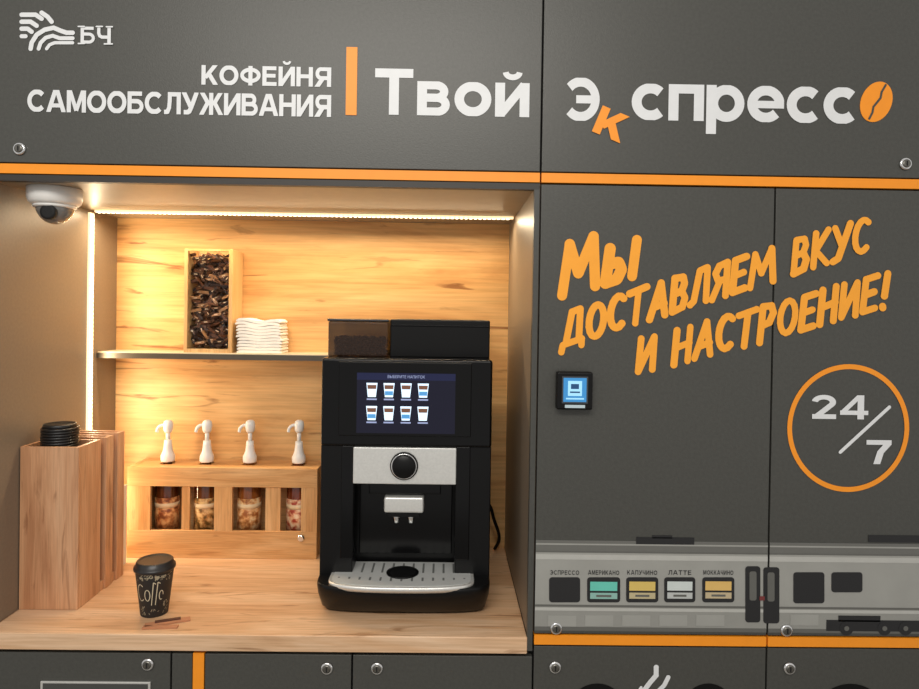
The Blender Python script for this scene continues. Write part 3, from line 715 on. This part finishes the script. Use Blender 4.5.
def dshape(xc,hw,yfront,yside,yback,n=24):
    pts=[(xc-hw,yback)]
    for i in range(n+1):
        a=math.pi*i/n; s=-math.cos(a); 
        pts.append((xc+hw*math.copysign(abs(s)**.8,s), yside-(yside-yfront)*(math.sin(a)**.6)))
    pts.append((xc+hw,yback)); return pts
def loft(name,secs,m,bevel=False):
    bm=bmesh.new(); rings=[]
    for pts,z in secs: rings.append([bm.verts.new((x,y,z)) for x,y in pts])
    for a,b in zip(rings,rings[1:]):
        for i in range(len(a)): 
            f=bm.faces.new((a[i],a[(i+1)%len(a)],b[(i+1)%len(b)],b[i])); f.smooth=True
    bm.faces.new(rings[0][::-1]); bm.faces.new(rings[-1])
    bmesh.ops.recalc_face_normals(bm,faces=bm.faces)
    return mk(name,bm,m,cm)
xc=(L_+R_)/2; hw=(R_-L_)/2; ztr=mz(586,.055)
loft('base',[(dshape(xc,hw*.90,.10,.125,.205),ZC+.0006),(dshape(xc,hw*.95,.085,.12,.205),ZC+.012),(dshape(xc,hw*.99,.055,.115,.205),ZC+.045),(dshape(xc,hw,.048,.112,.205),ztr-.012),(dshape(xc,hw*.995,.050,.112,.205),ztr-.006)],M_blk)
txc=(mx(328,.06)+mx(476,.06))/2; thw=(mx(476,.06)-mx(328,.06))/2
loft('drip_tray',[(dshape(txc,thw,.046,.1,.19),ztr-.012),(dshape(txc,thw*1.01,.044,.1,.19),ztr-.003),(dshape(txc,thw,.047,.1,.19),ztr)],M_silver)
M_tray=mat('tray_plate',(215,217,215),.5,metal=.4)
loft('tray_plate',[(dshape(txc,thw*.96,.052,.1,.19),ztr+.0001),(dshape(txc,thw*.96,.052,.1,.19),ztr+.0008)],M_tray)
M_slot=mat('tray_slot',(120,122,120),.4,metal=.3)
for i in range(13):
    xx=txc+(i-6)*thw*.145; sh_=.02+abs(i-6)**2*.0007
    for k,(ya,yb) in enumerate(((.066+sh_*.6,.098),(.125,.18))):
        box('slot_%d_%d'%(i,k),xx-thw*.014,xx+thw*.014,ya,yb,ztr+.0009,ztr+.0012,M_slot,cm)
turned('tray_centre',[(.036,0),(.036,.002),(.026,.003)],(txc,.125,ztr+.0009),M_blk,cm)
yh=.19
M_hop=mat('smoked_hopper',(52,35,26),.12,alpha=.75,spec=.4)
hL,hR,hT=G(328,340,yh)[0],G(388,340,yh)[0],G(358,319,yh)[1]
box('bean_hopper',hL,hR,yh,YBK-.02,zt-.001,hT-.006,M_hop,cm,.004)
box('hopper_lid',hL-.002,hR+.002,yh-.002,YBK-.018,hT-.006,hT,mat('hopper_lid',(24,22,22),.15,coat=.6),cm,.002)
bm=bmesh.new()
for i in range(420):
    bxx=random.uniform(hL+.012,hR-.012); byy=random.uniform(yh+.01,yh+.09); bzz=zt+.004+random.uniform(0,1)**1.2*(hT-zt)*.45
    lathe(bm,[(.0012,-.005),(.0036,-.003),(.0042,0),(.0036,.003),(.0012,.005)],(bxx,byy,bzz),seg=6,tilt=Euler((random.uniform(0,3),random.uniform(0,3),0)).to_matrix())
mk('coffee_beans',bm,mat('bean_brown',(60,36,22),.4),cm)
rL,rR,rT=G(390,340,yh)[0],G(490,340,yh)[0],G(440,320,yh)[1]
box('powder_hopper',rL,rR,yh+.005,YBK-.02,zt-.001,rT,M_blk,cm,.003)
box('powder_hopper_lid',rL+.002,rR-.002,yh+.003,YBK-.03,rT-.016,rT-.012,M_gloss,cm,.001)
for i,xx in enumerate((L_+.03,R_-.03)):
    turned('foot_%d'%i,[(.014,0),(.016,.012)],(xx,.42,ZC+.0005),M_blk,cm)
tube('power_cable',[(R_-.01,.40,ZC+.17),(R_+.016,.42,ZC+.15),(R_+.034,.45,ZC+.10),(XR-.02,.47,ZC+.04),(XR-.03,.49,ZC+.006)],.0045,M_blk)

# ---------------------------------------------------------------- security camera
sy=.085; sxx=G(55,200,sy)[0]; e=empty('security_camera',(sxx,sy,ZN))
turned('base',[(.053,-.0003),(.053,-.020),(.050,-.030),(.043,-.036)],(sxx,sy,ZN),M_white,e,seg=48)
prof=[(.037*math.cos(a),-.036-.040*math.sin(a)) for a in [math.pi/2*i/10 for i in range(10)]]
turned('dome',prof,(sxx,sy,ZN),mat('dome_smoke',(120,118,116),.08,coat=.6),e,seg=40)
turned('lens_shroud',[(.016,0),(.016,.010),(.011,.011)],(sxx+.006,sy-.027,ZN-.054),M_dark,e,'y')
turned('dome_ring',[(.041,-.034),(.042,-.040),(.038,-.042)],(sxx,sy,ZN),M_white,e,seg=48)

# ---------------------------------------------------------------- room shell
box('floor',-3,3.4,-3.5,1,-0.05,0,mat('floor_tile',(150,146,140),.35,noise=.08,nscale=6))
box('wall_back',-3,3.4,YB+.07,YB+.17,0,3,mat('wall_paint',(190,188,182),.7))

# ---------------------------------------------------------------- lights
w=bpy.data.worlds.new('world'); scene.world=w; w.use_nodes=True
bg=w.node_tree.nodes['Background']; bg.inputs[0].default_value=(1,.97,.93,1); bg.inputs[1].default_value=.62
area('ceiling_lamp',(-.3,-1.9,2.75),(math.radians(38),0,0),1.6,.5,32,(1,.95,.87))
